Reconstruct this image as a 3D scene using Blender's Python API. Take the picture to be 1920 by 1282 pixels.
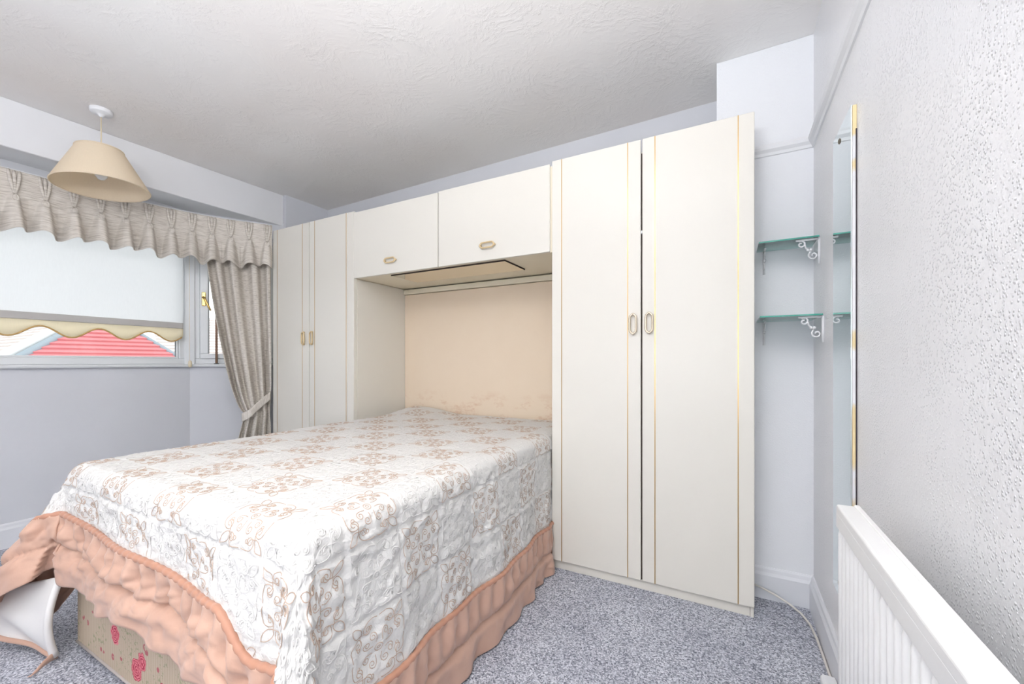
import bpy, bmesh, math, random
import numpy as np
from mathutils import Vector, Matrix
for o in list(bpy.data.objects): bpy.data.objects.remove(o)
random.seed(7); PI = math.pi
scn = bpy.context.scene
COL = scn.collection

# ------------------------------------------------------------------ camera
cd = bpy.data.cameras.new('camera'); cam = bpy.data.objects.new('camera', cd); COL.objects.link(cam)
cam.location = (0, 0, 1.1); cam.rotation_euler = (PI/2, 0, math.radians(27.98))
cd.sensor_width = 36; cd.lens = 768/1920*36; cd.shift_y = 38/1920; cd.clip_start = .02
scn.camera = cam
# ------------------------------------------------------------------ sky, daylight, exposure
world = bpy.data.worlds.new('sky'); scn.world = world; world.use_nodes = True
bg = world.node_tree.nodes['Background']; bg.inputs[0].default_value = (.93, .97, 1, 1); bg.inputs[1].default_value = 2.4
vs = scn.view_settings; vs.view_transform = 'Standard'; vs.look = 'None'; vs.gamma = 1; vs.use_curve_mapping = False
vs.exposure = 0.0

def area_light(name, loc, aim, sx, sy, watts, color):
    l = bpy.data.lights.new(name, 'AREA'); l.shape = 'RECTANGLE'; l.size = sx; l.size_y = sy; l.energy = watts; l.color = color
    o = bpy.data.objects.new(name, l); COL.objects.link(o); o.location = loc
    o.rotation_euler = (Vector(aim)-Vector(loc)).to_track_quat('-Z', 'Y').to_euler()
    return o
# fill light added at the unseen rear wall to even out the brightness
area_light('rear_fill_light', (-.55, -2.98, 1.35), (-.55, 2, 1.35), 1.5, 1.6, 26, (.985, .99, 1))
# unseen fill lamp added behind the camera, turned up to bounce off the ceiling
area_light('bounced_fill_lamp', (-.55, -.52, 1.78), (-.55, -.50, 3), .7, .7, 96, (.985, .99, 1))

def portal(name, loc, aim, sx, sy):
    o = area_light(name, loc, aim, sx, sy, 1, (1, 1, 1)); o.data.cycles.is_portal = True
portal('bay_portal', (-3.86, .62, 1.66), (0, .62, 1.66), 2.0, 1.1)

# ------------------------------------------------------------------ materials
def srgb(r, g, b):
    f = lambda c: (c/255)/12.92 if c/255 <= .04045 else ((c/255+.055)/1.055)**2.4
    return (f(r), f(g), f(b), 1)
class NT:
    def __init__(s, name):
        s.m = bpy.data.materials.new(name); s.m.use_nodes = True; s.t = s.m.node_tree
        s.b = s.t.nodes['Principled BSDF']; s.out = s.t.nodes['Material Output']
    def n(s, kind, **kw):
        nd = s.t.nodes.new('ShaderNode'+kind)
        for k, v in kw.items():
            if k.startswith('i_'): s.put(nd.inputs[k[2:].replace('_', ' ')], v)
            elif k.startswith('p'): s.put(nd.inputs[int(k[1:])], v)
            else: setattr(nd, k, v)
        return nd
    def put(s, sock, v):
        if isinstance(v, bpy.types.NodeSocket): s.t.links.new(v, sock)
        else: sock.default_value = v
    def math(s, op, a, b=0.0, c=0.0):
        nd = s.t.nodes.new('ShaderNodeMath'); nd.operation = op
        s.put(nd.inputs[0], a); s.put(nd.inputs[1], b); s.put(nd.inputs[2], c); return nd.outputs[0]
    def mix(s, f, a, b, mode='MIX'):
        nd = s.t.nodes.new('ShaderNodeMix'); nd.data_type = 'RGBA'; nd.blend_type = mode
        s.put(nd.inputs[0], f); s.put(nd.inputs[6], a); s.put(nd.inputs[7], b); return nd.outputs[2]
    def ramp(s, f, stops):
        nd = s.t.nodes.new('ShaderNodeValToRGB'); s.put(nd.inputs[0], f); e = nd.color_ramp.elements
        while len(e) < len(stops): e.new(.5)
        for q, (p, c) in zip(e, stops): q.position = p; q.color = c
        return nd.outputs[0]
    def coord(s, which='Object', scale=None):
        c = s.n('TexCoord').outputs[which]
        if scale is None: return c
        mp = s.n('Mapping'); s.put(mp.inputs[0], c); mp.inputs['Scale'].default_value = scale; return mp.outputs[0]
    def noise(s, vec, scale, detail=2, rough=.5, out=0):
        nd = s.n('TexNoise'); s.put(nd.inputs['Vector'], vec); nd.inputs['Scale'].default_value = scale
        nd.inputs['Detail'].default_value = detail; nd.inputs['Roughness'].default_value = rough; return nd.outputs[out]
    def voro(s, vec, scale, feature='F1', out='Distance', rnd=1):
        nd = s.n('TexVoronoi', feature=feature); s.put(nd.inputs['Vector'], vec); nd.inputs['Scale'].default_value = scale
        nd.inputs['Randomness'].default_value = rnd; return nd.outputs[out]
    def bump(s, h, strength, dist, prev=None):
        nd = s.n('Bump'); s.put(nd.inputs['Height'], h); nd.inputs['Strength'].default_value = strength; nd.inputs['Distance'].default_value = dist
        if prev is not None: s.put(nd.inputs['Normal'], prev)
        s.put(s.b.inputs['Normal'], nd.outputs[0]); return nd.outputs[0]
    def set(s, col=None, rough=.5, metal=0, spec=.5):
        if col is not None: s.put(s.b.inputs['Base Color'], col)
        s.b.inputs['Roughness'].default_value = rough; s.b.inputs['Metallic'].default_value = metal
        s.b.inputs['Specular IOR Level'].default_value = spec; return s
def plain(name, c, rough=.5, metal=0, spec=.5):
    t = NT(name); t.set(srgb(*c), rough, metal, spec)
    co = t.coord(); h = t.noise(co, 60, 3); t.bump(h, .06, .002)
    f = t.noise(co, 3, 3)
    t.put(t.b.inputs['Base Color'], t.mix(f, srgb(*c), srgb(*[max(0, x-7) for x in c])))
    return t.m
M = {}
def mk_materials():
    # painted wall paper with a raised chip texture
    for key, c, st, sp in (('paper_right', (242, 242, 245), 1.0, .55), ('paper', (240, 242, 246), .35, .3)):
        t = NT(key); t.set(None, .30 if key == 'paper_right' else .55, 0, sp); co = t.coord()
        f = t.noise(co, 1.7, 3); t.put(t.b.inputs['Base Color'], t.mix(f, srgb(*c), srgb(*[x-6 for x in c])))
        v = t.voro(co, 150, 'F1'); n1 = t.noise(t.coord('Object', (1, 1, .3)), 11, 3)
        dots = t.ramp(v, [(.10, (1, 1, 1, 1)), (.42, (0, 0, 0, 1))])
        chips = t.math('MULTIPLY', dots, t.ramp(n1, [(.38, (.30, .30, .30, 1)), (.62, (1, 1, 1, 1))]))
        fine = t.math('MULTIPLY', t.noise(co, 90, 4, .6), .5)
        t.bump(t.math('ADD', chips, fine), st*.6, .0035)
        M[key] = t.m
    t = NT('wall_plain'); t.set(None, .6, 0, .3); co = t.coord()
    t.put(t.b.inputs['Base Color'], t.mix(t.noise(co, 2, 4), srgb(222, 224, 230), srgb(212, 214, 220))); t.bump(t.noise(co, 35, 4), .12, .004); M['wall'] = t.m
    # swirled textured plaster ceiling, its tone faintly mottled at random
    t = NT('ceiling_plaster'); t.set(None, .6, 0, .25); co = t.coord()
    w = t.noise(co, 1.1, 3)
    base = t.mix(t.ramp(w, [(.35, (0, 0, 0, 1)), (.7, (1, 1, 1, 1))]), srgb(244, 243, 242), srgb(238, 234, 232))
    t.put(t.b.inputs['Base Color'], base)
    d = t.noise(co, 3, 2, out=1); mv = t.n('VectorMath', operation='MULTIPLY_ADD'); t.put(mv.inputs[0], d); mv.inputs[1].default_value = (.35, .35, .35); t.put(mv.inputs[2], co)
    sw = t.noise(mv.outputs[0], 26, 5, .65)
    msk = t.ramp(t.noise(co, 4, 2), [(.4, (.15, .15, .15, 1)), (.62, (1, 1, 1, 1))])
    t.bump(t.math('MULTIPLY', t.ramp(sw, [(.46, (0, 0, 0, 1)), (.66, (1, 1, 1, 1))]), msk), .32, .006); M['ceiling'] = t.m
    # carpet: dense twist pile, blue grey with pale and charcoal flecks
    t = NT('carpet_pile'); t.set(None, .95, 0, .1); co = t.coord()
    v = t.voro(co, 210, 'F1', 'Color'); g = t.n('SeparateColor'); t.put(g.inputs[0], v)
    a = t.math('ADD', t.math('MULTIPLY', g.outputs[0], .6), t.math('MULTIPLY', t.noise(co, 120, 3, .7), .55))
    col = t.ramp(a, [(.22, srgb(104, 107, 119)), (.46, srgb(164, 167, 179)), (.64, srgb(196, 199, 210)), (.88, srgb(236, 238, 245))])
    trod = t.ramp(t.noise(co, 3.2, 4, .6), [(.38, (.84, .84, .86, 1)), (.62, (1, 1, 1, 1))])
    t.put(t.b.inputs['Base Color'], t.mix(1.0, col, trod, 'MULTIPLY')); t.bump(a, .9, .008); M['carpet'] = t.m
    M['white'] = plain('white_gloss_paint', (238, 239, 242), .35)
    M['skirting'] = plain('skirting_gloss_paint', (234, 236, 241), .3)
    M['upvc'] = plain('white_window_plastic', (232, 235, 238), .3)
    M['seal'] = plain('grey_window_seal', (120, 125, 130), .6)
    t = NT('cream_laminate'); t.set(None, .33, 0, .45); co = t.coord()
    t.put(t.b.inputs['Base Color'], t.mix(t.noise(co, 1.4, 3), srgb(231, 228, 220), srgb(227, 223, 214))); t.bump(t.noise(co, 300, 2), .04, .001); M['laminate'] = t.m
    M['carcass'] = plain('cream_carcass_board', (235, 226, 205), .5)
    M['gap'] = plain('dark_gap_board', (60, 48, 40), .8)
    t = NT('headboard_cloth'); t.set(None, .75, 0, .2); co = t.coord()
    wear = t.math('MULTIPLY', t.ramp(t.noise(t.coord('Object', (1, 1, 2)), 5, 6, .75), [(.52, (0, 0, 0, 1)), (.66, (1, 1, 1, 1))]), 1)
    sep = t.n('SeparateXYZ'); t.put(sep.inputs[0], co)
    low = t.n('MapRange', clamp=True); t.put(low.inputs[0], sep.outputs[2]); low.inputs[1].default_value = .90; low.inputs[2].default_value = .78
    t.put(t.b.inputs['Base Color'], t.mix(t.math('MULTIPLY', t.math('MULTIPLY', wear, low.outputs[0]), .6), t.mix(t.noise(co, 5, 3), srgb(236, 219, 198), srgb(232, 213, 190)), srgb(205, 160, 128)))
    t.bump(t.noise(co, 400, 2), .1, .001); M['headboard'] = t.m
    M['gold'] = plain('brass_trim', (205, 172, 120), .28, .85)
    M['brass'] = plain('polished_brass', (222, 188, 118), .25, .9)
    M['handle'] = plain('pale_gold_handle', (226, 203, 160), .35, .25)
    M['handle_silver'] = plain('cream_metal_handle', (222, 208, 188), .25, .5)
    # curtain: slubbed woven linen
    t = NT('slub_linen'); t.set(None, .8, 0, .2); co = t.coord('UV')
    mp = t.n('Mapping'); t.put(mp.inputs[0], co); mp.inputs['Scale'].default_value = (14, 150, 1)
    sl = t.noise(mp.outputs[0], 1, 4, .65)
    mp2 = t.n('Mapping'); t.put(mp2.inputs[0], co); mp2.inputs['Scale'].default_value = (700, 700, 1)
    c = t.ramp(sl, [(.32, srgb(194, 186, 176)), (.52, srgb(228, 221, 212)), (.72, srgb(241, 236, 229))])
    t.put(t.b.inputs['Base Color'], c); t.bump(t.math('ADD', sl, t.math('MULTIPLY', t.noise(mp2.outputs[0], 1, 1), .4)), .35, .002)
    tr = t.n('BsdfTranslucent'); t.put(tr.inputs[0], c); mx = t.n('MixShader'); mx.inputs[0].default_value = .10
    t.put(mx.inputs[1], t.b.outputs[0]); t.put(mx.inputs[2], tr.outputs[0]); t.put(t.out.inputs[0], mx.outputs[0]); M['linen'] = t.m
    # roller blind fabric (light passes through)
    for key, c, f in (('blind', (246, 247, 248), .6), ('blind_trim', (252, 245, 226), .55), ('shade', (252, 239, 217), .36)):
        t = NT(key+'_fabric'); t.set(None, .75, 0, .2); co = t.coord()
        cc = t.mix(t.noise(t.coord('Object', (200, 200, 30)), 1, 2), srgb(*c), srgb(*[x-6 for x in c])); t.put(t.b.inputs['Base Color'], cc)
        t.bump(t.noise(co, 500, 2), .08, .001)
        tr = t.n('BsdfTranslucent'); t.put(tr.inputs[0], cc); mx = t.n('MixShader'); mx.inputs[0].default_value = f
        t.put(mx.inputs[1], t.b.outputs[0]); t.put(mx.inputs[2], tr.outputs[0]); t.put(t.out.inputs[0], mx.outputs[0]); M[key] = t.m
    M['trim_edge'] = plain('ochre_edging', (206, 170, 112), .7)
    # clear glass: straight-through transmission with a faint reflection
    for key, c, f in (('pane', (.97, .985, .98, 1), .05), ('shelf_glass', (.80, .93, .91, 1), .10)):
        t = NT(key+'_glass'); tp = t.n('BsdfTransparent'); tp.inputs[0].default_value = c
        gl = t.n('BsdfGlossy'); gl.inputs[1].default_value = .02; fr = t.n('Fresnel'); fr.inputs[0].default_value = 1.5
        nz = t.noise(t.coord(), 2, 1); ff = t.math('MULTIPLY', fr.outputs[0], t.math('ADD', .8, t.math('MULTIPLY', nz, .2)))
        mx = t.n('MixShader'); t.put(mx.inputs[0], ff); t.put(mx.inputs[1], tp.outputs[0]); t.put(mx.inputs[2], gl.outputs[0]); t.put(t.out.inputs[0], mx.outputs[0]); M[key] = t.m
    M['glass_edge'] = plain('green_glass_edge', (70, 160, 145), .15)
    t = NT('mirror_glass'); t.set(None, .03, 1, .5); t.put(t.b.inputs['Base Color'], t.mix(t.noise(t.coord(), 2, 2), (.80, .86, .86, 1), (.77, .84, .84, 1))); M['mirror'] = t.m
    t = NT('bronze_mirror_glass'); t.set(None, .05, 1, .5); t.put(t.b.inputs['Base Color'], t.mix(t.noise(t.coord(), 2, 2), (.92, .88, .72, 1), (.90, .86, .70, 1))); M['bronze_mirror'] = t.m
    M['dark'] = plain('dark_edge', (62, 52, 58), .6)
    M['screw'] = plain('steel_screw', (130, 125, 115), .3, .9)
    M['backing'] = None
    t = NT('flaking_mirror_backing'); t.set(None, .7); t.put(t.b.inputs['Base Color'], t.mix(t.ramp(t.noise(t.coord('Object', (1, 1, 1)), 5, 2), [(.47, (0, 0, 0, 1)), (.5, (1, 1, 1, 1))]), srgb(236, 216, 168), srgb(240, 240, 242))); M['backing'] = t.m
    M['hem'] = plain('grey_hem_bar', (196, 193, 190), .6)
    M['radiator'] = plain('white_enamel', (240, 240, 240), .3)
    # bedspread
    t = NT('quilted_cream_satin'); t.set(None, .5, 0, .3); uv = t.coord('UV')
    d = t.noise(uv, 22, 2, out=1); mv = t.n('VectorMath', operation='MULTIPLY_ADD'); t.put(mv.inputs[0], d); mv.inputs[1].default_value = (.05, .05, .05); t.put(mv.inputs[2], uv)
    v = t.voro(mv.outputs[0], 48, 'SMOOTH_F1'); n2 = t.noise(mv.outputs[0], 70, 3, .55)
    t.put(t.b.inputs['Base Color'], t.mix(t.noise(uv, 4, 3), srgb(230, 229, 226), srgb(224, 222, 219)))
    t.bump(t.math('ADD', t.math('MULTIPLY', v, -.9), t.math('MULTIPLY', n2, .8)), .6, .007); M['quilt'] = t.m
    M['lining'] = plain('cream_lining_satin', (238, 236, 234), .5)
    for key, c in (('peach', (205, 170, 151)), ('peach_dark', (192, 145, 122))):
        t = NT(key+'_satin'); t.set(None, .5, 0, .35); uv = t.coord()
        t.put(t.b.inputs['Base Color'], t.mix(t.noise(uv, 9, 4), srgb(*c), srgb(c[0]-10, c[1]-14, c[2]-14))); t.bump(t.noise(uv, 30, 4), .25, .006)
        t.b.inputs['Sheen Weight'].default_value = .2; M[key] = t.m
    M['thread'] = plain('tan_embroidery_thread', (198, 174, 156), .5)
    M['thread_white'] = plain('cream_quilting_thread', (230, 228, 225), .5)
    # divan ticking: striped beige with printed roses and leaf sprays
    t = NT('floral_ticking'); t.set(None, .7, 0, .25); co = t.coord()
    sp = t.n('SeparateXYZ'); t.put(sp.inputs[0], co); cb = t.n('CombineXYZ')
    t.put(cb.inputs[0], t.math('ADD', sp.outputs[0], t.math('MULTIPLY', sp.outputs[1], 1.0))); t.put(cb.inputs[1], sp.outputs[2]); p2 = cb.outputs[0]
    st = t.math('SINE', t.math('MULTIPLY', t.math('ADD', sp.outputs[0], sp.outputs[1]), 420))
    col = t.mix(t.math('ADD', t.math('MULTIPLY', st, .25), .4), srgb(196, 180, 160), srgb(178, 160, 140))
    vn = t.n('TexVoronoi', feature='F1'); t.put(vn.inputs['Vector'], p2); vn.inputs['Scale'].default_value = 14; leaf = t.noise(p2, 62, 3, .7)
    spray = t.math('MULTIPLY', t.ramp(t.noise(p2, 9, 2), [(.47, (0, 0, 0, 1)), (.55, (1, 1, 1, 1))]), t.ramp(leaf, [(.56, (0, 0, 0, 1)), (.6, (1, 1, 1, 1))]))
    col = t.mix(t.math('MULTIPLY', spray, .8), col, srgb(140, 146, 112))
    small = t.math('MULTIPLY', t.math('LESS_THAN', vn.outputs['Distance'], .16), t.math('GREATER_THAN', t.noise(p2, 70, 2), .47))
    col = t.mix(t.math('MULTIPLY', small, .85), col, srgb(176, 84, 98))
    for cx, cz, r in ROSES:
        dx = t.math('SUBTRACT', t.math('ADD', sp.outputs[0], sp.outputs[1]), cx); dz = t.math('SUBTRACT', sp.outputs[2], cz)
        dd = t.math('SQRT', t.math('ADD', t.math('MULTIPLY', dx, dx), t.math('MULTIPLY', dz, dz)))
        dd = t.math('ADD', dd, t.math('MULTIPLY', t.math('SUBTRACT', t.noise(p2, 55, 2), .5), .022))
        ring = t.math('SINE', t.math('MULTIPLY', dd, 760))
        rose = t.mix(t.math('GREATER_THAN', ring, .15), srgb(222, 128, 138), srgb(172, 52, 76))
        col = t.mix(t.math('LESS_THAN', dd, r), col, rose)
    t.put(t.b.inputs['Base Color'], col); t.bump(t.math('ADD', st, leaf), .15, .001); M['ticking'] = t.m
    M['piping'] = plain('grey_divan_piping', (205, 196, 190), .6)
    M['bulb'] = plain('pearl_bulb_glass', (238, 240, 240), .15)
    M['copper'] = plain('brown_wooden_rod', (150, 118, 98), .45)
    M['cable'] = plain('white_cable_sheath', (226, 222, 216), .45)
    M['cord'] = plain('cream_plastic', (238, 225, 198), .45)
    # roofs seen through the window
    t = NT('red_roof_tile'); t.set(None, .8, 0, .2); t.put(t.b.inputs['Base Color'], t.mix(t.noise(t.coord(), 1.2, 4), srgb(208, 132, 134), srgb(200, 120, 124))); t.bump(t.noise(t.coord(), 20, 2), .1, .01); M['red_tile'] = t.m
    t = NT('pale_roof_tile'); t.set(None, .8, 0, .2); t.put(t.b.inputs['Base Color'], t.mix(t.noise(t.coord(), 2, 4), srgb(218, 208, 204), srgb(200, 190, 186))); t.bump(t.noise(t.coord(), 20, 2), .1, .01); M['pale_tile'] = t.m
    M['render'] = plain('white_house_render', (230, 230, 230), .8)
    M['lead'] = plain('grey_lead_flashing', (140, 150, 158), .6)
ROSES = [(-1.305, .245, .033), (-1.262, .165, .033), (-1.10, .10, .036), (-1.06, .14, .027), (-1.62, .262, .028), (-.92, .10, .020), (-1.21, .03, .016)]
mk_materials()

# ------------------------------------------------------------------ mesh helpers
ORG = {}
def tag(o, label=None, cat=None, group=None, kind=None):
    if label: o['label'] = label
    if cat: o['category'] = cat
    if group: o['group'] = group
    if kind: o['kind'] = kind
    return o
def thing(name, loc, label, cat, group=None):
    o = bpy.data.objects.new(name, None); COL.objects.link(o); o.location = loc; o.empty_display_size = .05
    ORG[o] = Vector(loc); return tag(o, label, cat, group)
def mesh(name, V, F, mat, parent=None, smooth=False, uv=None, auto=None):
    V = np.asarray(V, float)
    og = ORG[parent] if parent else Vector((0, 0, 0))
    me = bpy.data.meshes.new(name); me.from_pydata((V-np.array(og)).tolist(), [], [list(f) for f in F])
    if uv is not None:
        l = me.uv_layers.new(name='UVMap'); idx = np.empty(len(me.loops), np.int32); me.loops.foreach_get('vertex_index', idx)
        l.data.foreach_set('uv', np.asarray(uv, np.float32)[idx].ravel())
    me.materials.append(M[mat]); me.update()
    if smooth: me.polygons.foreach_set('use_smooth', [True]*len(me.polygons))
    o = bpy.data.objects.new(name, me); COL.objects.link(o)
    if parent: o.parent = parent
    ORG[o] = Vector(og)
    return o
def from_bm(name, bm, mat, parent=None, smooth=False):
    bmesh.ops.recalc_face_normals(bm, faces=bm.faces)
    V = [v.co[:] for v in bm.verts]; bm.verts.index_update(); F = [[v.index for v in f.verts] for f in bm.faces]; bm.free()
    return mesh(name, V, F, mat, parent, smooth)
def bm_box(bm, x0, x1, y0, y1, z0, z1, bev=0, seg=1):
    b = bmesh.new(); bmesh.ops.create_cube(b, size=1)
    for v in b.verts: v.co = Vector((x0+(v.co.x+.5)*(x1-x0), y0+(v.co.y+.5)*(y1-y0), z0+(v.co.z+.5)*(z1-z0)))
    if bev: bmesh.ops.bevel(b, geom=b.edges[:], offset=bev, segments=seg, affect='EDGES', profile=.5)
    me = bpy.data.meshes.new('t'); b.to_mesh(me); b.free(); bm.from_mesh(me); bpy.data.meshes.remove(me)
def box(name, x0, x1, y0, y1, z0, z1, mat, parent=None, bev=.002, seg=1):
    bm = bmesh.new(); bm_box(bm, x0, x1, y0, y1, z0, z1, bev, seg); return from_bm(name, bm, mat, parent)
def prism(name, pts, z0, z1, mat, parent=None, bev=0):
    bm = bmesh.new(); a = [bm.verts.new((x, y, z0)) for x, y in pts]; b = [bm.verts.new((x, y, z1)) for x, y in pts]; n = len(pts)
    bm.faces.new(a[::-1]); bm.faces.new(b)
    for i in range(n): bm.faces.new((a[i], a[(i+1) % n], b[(i+1) % n], b[i]))
    if bev: bmesh.ops.bevel(bm, geom=bm.edges[:], offset=bev, segments=1, affect='EDGES')
    return from_bm(name, bm, mat, parent)
def obox(name, A, B, n0, n1, z0, z1, mat, parent=None, bev=.002):
    """box standing on the plan line A-B, from offset n0 to n1 along its left normal"""
    d = Vector((B[0]-A[0], B[1]-A[1])).normalized(); n = Vector((-d.y, d.x))
    q = [(A[0]+n.x*n0, A[1]+n.y*n0), (B[0]+n.x*n0, B[1]+n.y*n0), (B[0]+n.x*n1, B[1]+n.y*n1), (A[0]+n.x*n1, A[1]+n.y*n1)]
    return prism(name, q, z0, z1, mat, parent, bev)
def tube_geo(pts, r, k=8, closed=False, cap=True):
    P = np.asarray(pts, float); n = len(P); V = []; F = []
    if closed: T = np.roll(P, -1, 0)-np.roll(P, 1, 0)
    else: T = np.gradient(P, axis=0)
    T /= np.linalg.norm(T, axis=1)[:, None]+1e-12
    up = np.array([0, 0, 1.]) if abs(T[0][2]) < .9 else np.array([1., 0, 0])
    N = up-T[0]*np.dot(up, T[0]); N /= np.linalg.norm(N)
    rr = np.broadcast_to(r, n)
    for i in range(n):
        N = N-T[i]*np.dot(N, T[i]); N /= np.linalg.norm(N)+1e-12; Bn = np.cross(T[i], N)
        for j in range(k):
            a = 2*PI*j/k; V.append(P[i]+rr[i]*(math.cos(a)*N+math.sin(a)*Bn))
    m = n if closed else n-1
    for i in range(m):
        for j in range(k):
            a = i*k+j; b = i*k+(j+1) % k; c = ((i+1) % n)*k+(j+1) % k; d = ((i+1) % n)*k+j; F.append((a, b, c, d))
    if cap and not closed: F.append(tuple(range(k))[::-1]); F.append(tuple((n-1)*k+j for j in range(k)))
    return V, F
def tube(name, pts, r, mat, parent=None, k=8, closed=False): V, F = tube_geo(pts, r, k, closed); return mesh(name, V, F, mat, parent, True)
def join(parts):
    V = []; F = []
    for v, f in parts:
        o = len(V); V += list(v); F += [tuple(i+o for i in q) for q in f]
    return V, F
def lathe_geo(prof, c, k=40, tilt=None):
    V = []; F = []
    for r, z in prof:
        for j in range(k):
            a = 2*PI*j/k; p = Vector((r*math.cos(a), r*math.sin(a), z))
            if tilt is not None: p = tilt @ p
            V.append((c[0]+p.x, c[1]+p.y, c[2]+p.z))
    for i in range(len(prof)-1):
        for j in range(k): F.append((i*k+j, i*k+(j+1) % k, (i+1)*k+(j+1) % k, (i+1)*k+j))
    return V, F
def lathe(name, prof, c, mat, parent=None, k=40, tilt=None): V, F = lathe_geo(prof, c, k, tilt); return mesh(name, V, F, mat, parent, True)
def grid_faces(nu, nv): return [(i*nv+j, (i+1)*nv+j, (i+1)*nv+j+1, i*nv+j+1) for i in range(nu-1) for j in range(nv-1)]
_rs = np.random.RandomState(3); _tab = _rs.rand(256, 256)
def vnoise(x, y):
    xi = np.floor(x).astype(int); yi = np.floor(y).astype(int); fx = x-xi; fy = y-yi
    fx = fx*fx*(3-2*fx); fy = fy*fy*(3-2*fy); g = lambda a, b: _tab[a & 255, b & 255]
    return (g(xi, yi)*(1-fx)+g(xi+1, yi)*fx)*(1-fy)+(g(xi, yi+1)*(1-fx)+g(xi+1, yi+1)*fx)*fy*1.0 - .5
def fbm(x, y, o=3): return sum(vnoise(x*2**i+17*i, y*2**i+5*i)/2**i for i in range(o))
def sstep(a, b, x): t = np.clip((x-a)/(b-a), 0, 1); return t*t*(3-2*t)

# ------------------------------------------------------------------ the room
ZC = 2.57; XR = .332; YF = -3.0
S = lambda o: tag(o, kind='structure')
S(box('floor', -4.0, XR+.1, YF-.1, 2.8, -.06, 0, 'carpet', bev=0))
S(box('ceiling', -4.0, XR+.1, YF-.1, 2.8, ZC, ZC+.08, 'ceiling', bev=0))
S(prism('trim_ceiling_patch', [(-.058, YF), (XR, YF), (XR, 2.25), (-.058, 2.25)], ZC-.0025, ZC+.01, 'ceiling'))
S(box('wall_right', XR, XR+.1, YF-.1, 2.8, 0, ZC, 'paper_right', bev=0))
S(prism('wall_back', [(-4, 2.676), (XR, 2.566), (XR, 2.8), (-4, 2.8)], 0, ZC, 'wall'))
S(box('wall_pier', -.056, XR, 2.252, 2.7, 0, ZC, 'paper', bev=0))
# unseen rear wall; its wide window is added to go with the fill light
S(box('wall_front', -4.0, XR, YF-.1, YF, 0, .52, 'wall', bev=0))
fw = bmesh.new(); bm_box(fw, -4.0, XR, YF-.1, YF, 2.18, ZC); bm_box(fw, -4.0, -1.32, YF-.1, YF, .52, 2.18); bm_box(fw, .22, XR, YF-.1, YF, .52, 2.18)
S(from_bm('wall_front_upper', fw, 'wall'))
w3 = S(thing('added_rear_window', (-.55, YF-.05, .52), None, None)); fr = bmesh.new()
for a in ((-1.32, .22, .52, .58), (-1.32, .22, 2.12, 2.18), (-1.32, -1.26, .58, 2.12), (.16, .22, .58, 2.12), (-.58, -.52, .58, 2.12)): bm_box(fr, a[0], a[1], YF-.08, YF-.03, a[2], a[3], .004)
from_bm('window_frame', fr, 'upvc', w3)
# bay: straight part along Y, then a canted side
BAY0 = (-3.79, YF); BAY1 = (-3.79, 1.675); BAY2 = (-3.47, 2.245)
SILL = 1.085; HEAD = 2.30
def wall_line(name, A, B, z0, z1, mat): return S(obox(name, A, B, 0, .12, z0, z1, mat, bev=0))
wall_line('wall_left', BAY0, BAY1, 0, SILL-.02, 'wall'); wall_line('wall_left_canted', BAY1, BAY2, 0, SILL-.02, 'wall')
wall_line('wall_left_head', BAY0, BAY1, 2.17, HEAD+.02, 'wall'); wall_line('wall_left_canted_head', BAY1, BAY2, 2.17, HEAD+.02, 'wall')
wall_line('wall_left_end', BAY0, (-3.79, -.55), SILL-.02, 2.17, 'wall')
wall_line('wall_left_return', (-3.445, 2.245), (-3.43, 2.7), 0, ZC, 'wall')
# ceiling beam across the mouth of the bay
S(prism('ceiling_beam', [(-3.735, YF), (-3.475, 2.245), (-3.95, 2.245), (-3.95, YF)], HEAD, ZC, 'white', bev=.004))
# skirting boards and picture rails
def skirting(name, A, B, h=.145):
    d = Vector((B[0]-A[0], B[1]-A[1])).normalized(); n = Vector((d.y, -d.x)); pr = [(0, 0), (.018, 0), (.018, h-.035), (.012, h-.022), (.010, h-.008), (.004, h), (0, h)]
    V = []; 
    for P_ in (A, B): V += [(P_[0]+n.x*o, P_[1]+n.y*o, z) for o, z in pr]
    k = len(pr); F = [(i, (i+1) % k, k+(i+1) % k, k+i) for i in range(k)]+[tuple(range(k))[::-1], tuple(range(k, 2*k))]
    return S(mesh(name, V, F, 'skirting'))
skirting('baseboard_left', BAY0, BAY1); skirting('baseboard_left_canted', BAY1, BAY2)
skirting('baseboard_pier', (.098, 2.252), (XR, 2.252)); skirting('baseboard_right', (XR, 2.252), (XR, YF))
def rail(name, A, B):
    d = Vector((B[0]-A[0], B[1]-A[1])).normalized(); n = Vector((d.y, -d.x)); z = 2.06
    pr = [(0, 0), (.006, .002), (.010, .014), (.020, .026), (.024, .038), (.020, .050), (.010, .052), (.008, .046), (0, .05)]
    V = []
    for P_ in (A, B): V += [(P_[0]+n.x*o, P_[1]+n.y*o, z+q) for o, q in pr]
    k = len(pr); F = [(i, (i+1) % k, k+(i+1) % k, k+i) for i in range(k)]+[tuple(range(k))[::-1], tuple(range(k, 2*k))]
    return S(mesh(name, V, F, 'white', smooth=False))
rail('trim_1', (.098, 2.252), (XR, 2.252)); rail('trim_2', (XR, 2.252), (XR, YF))

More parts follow.
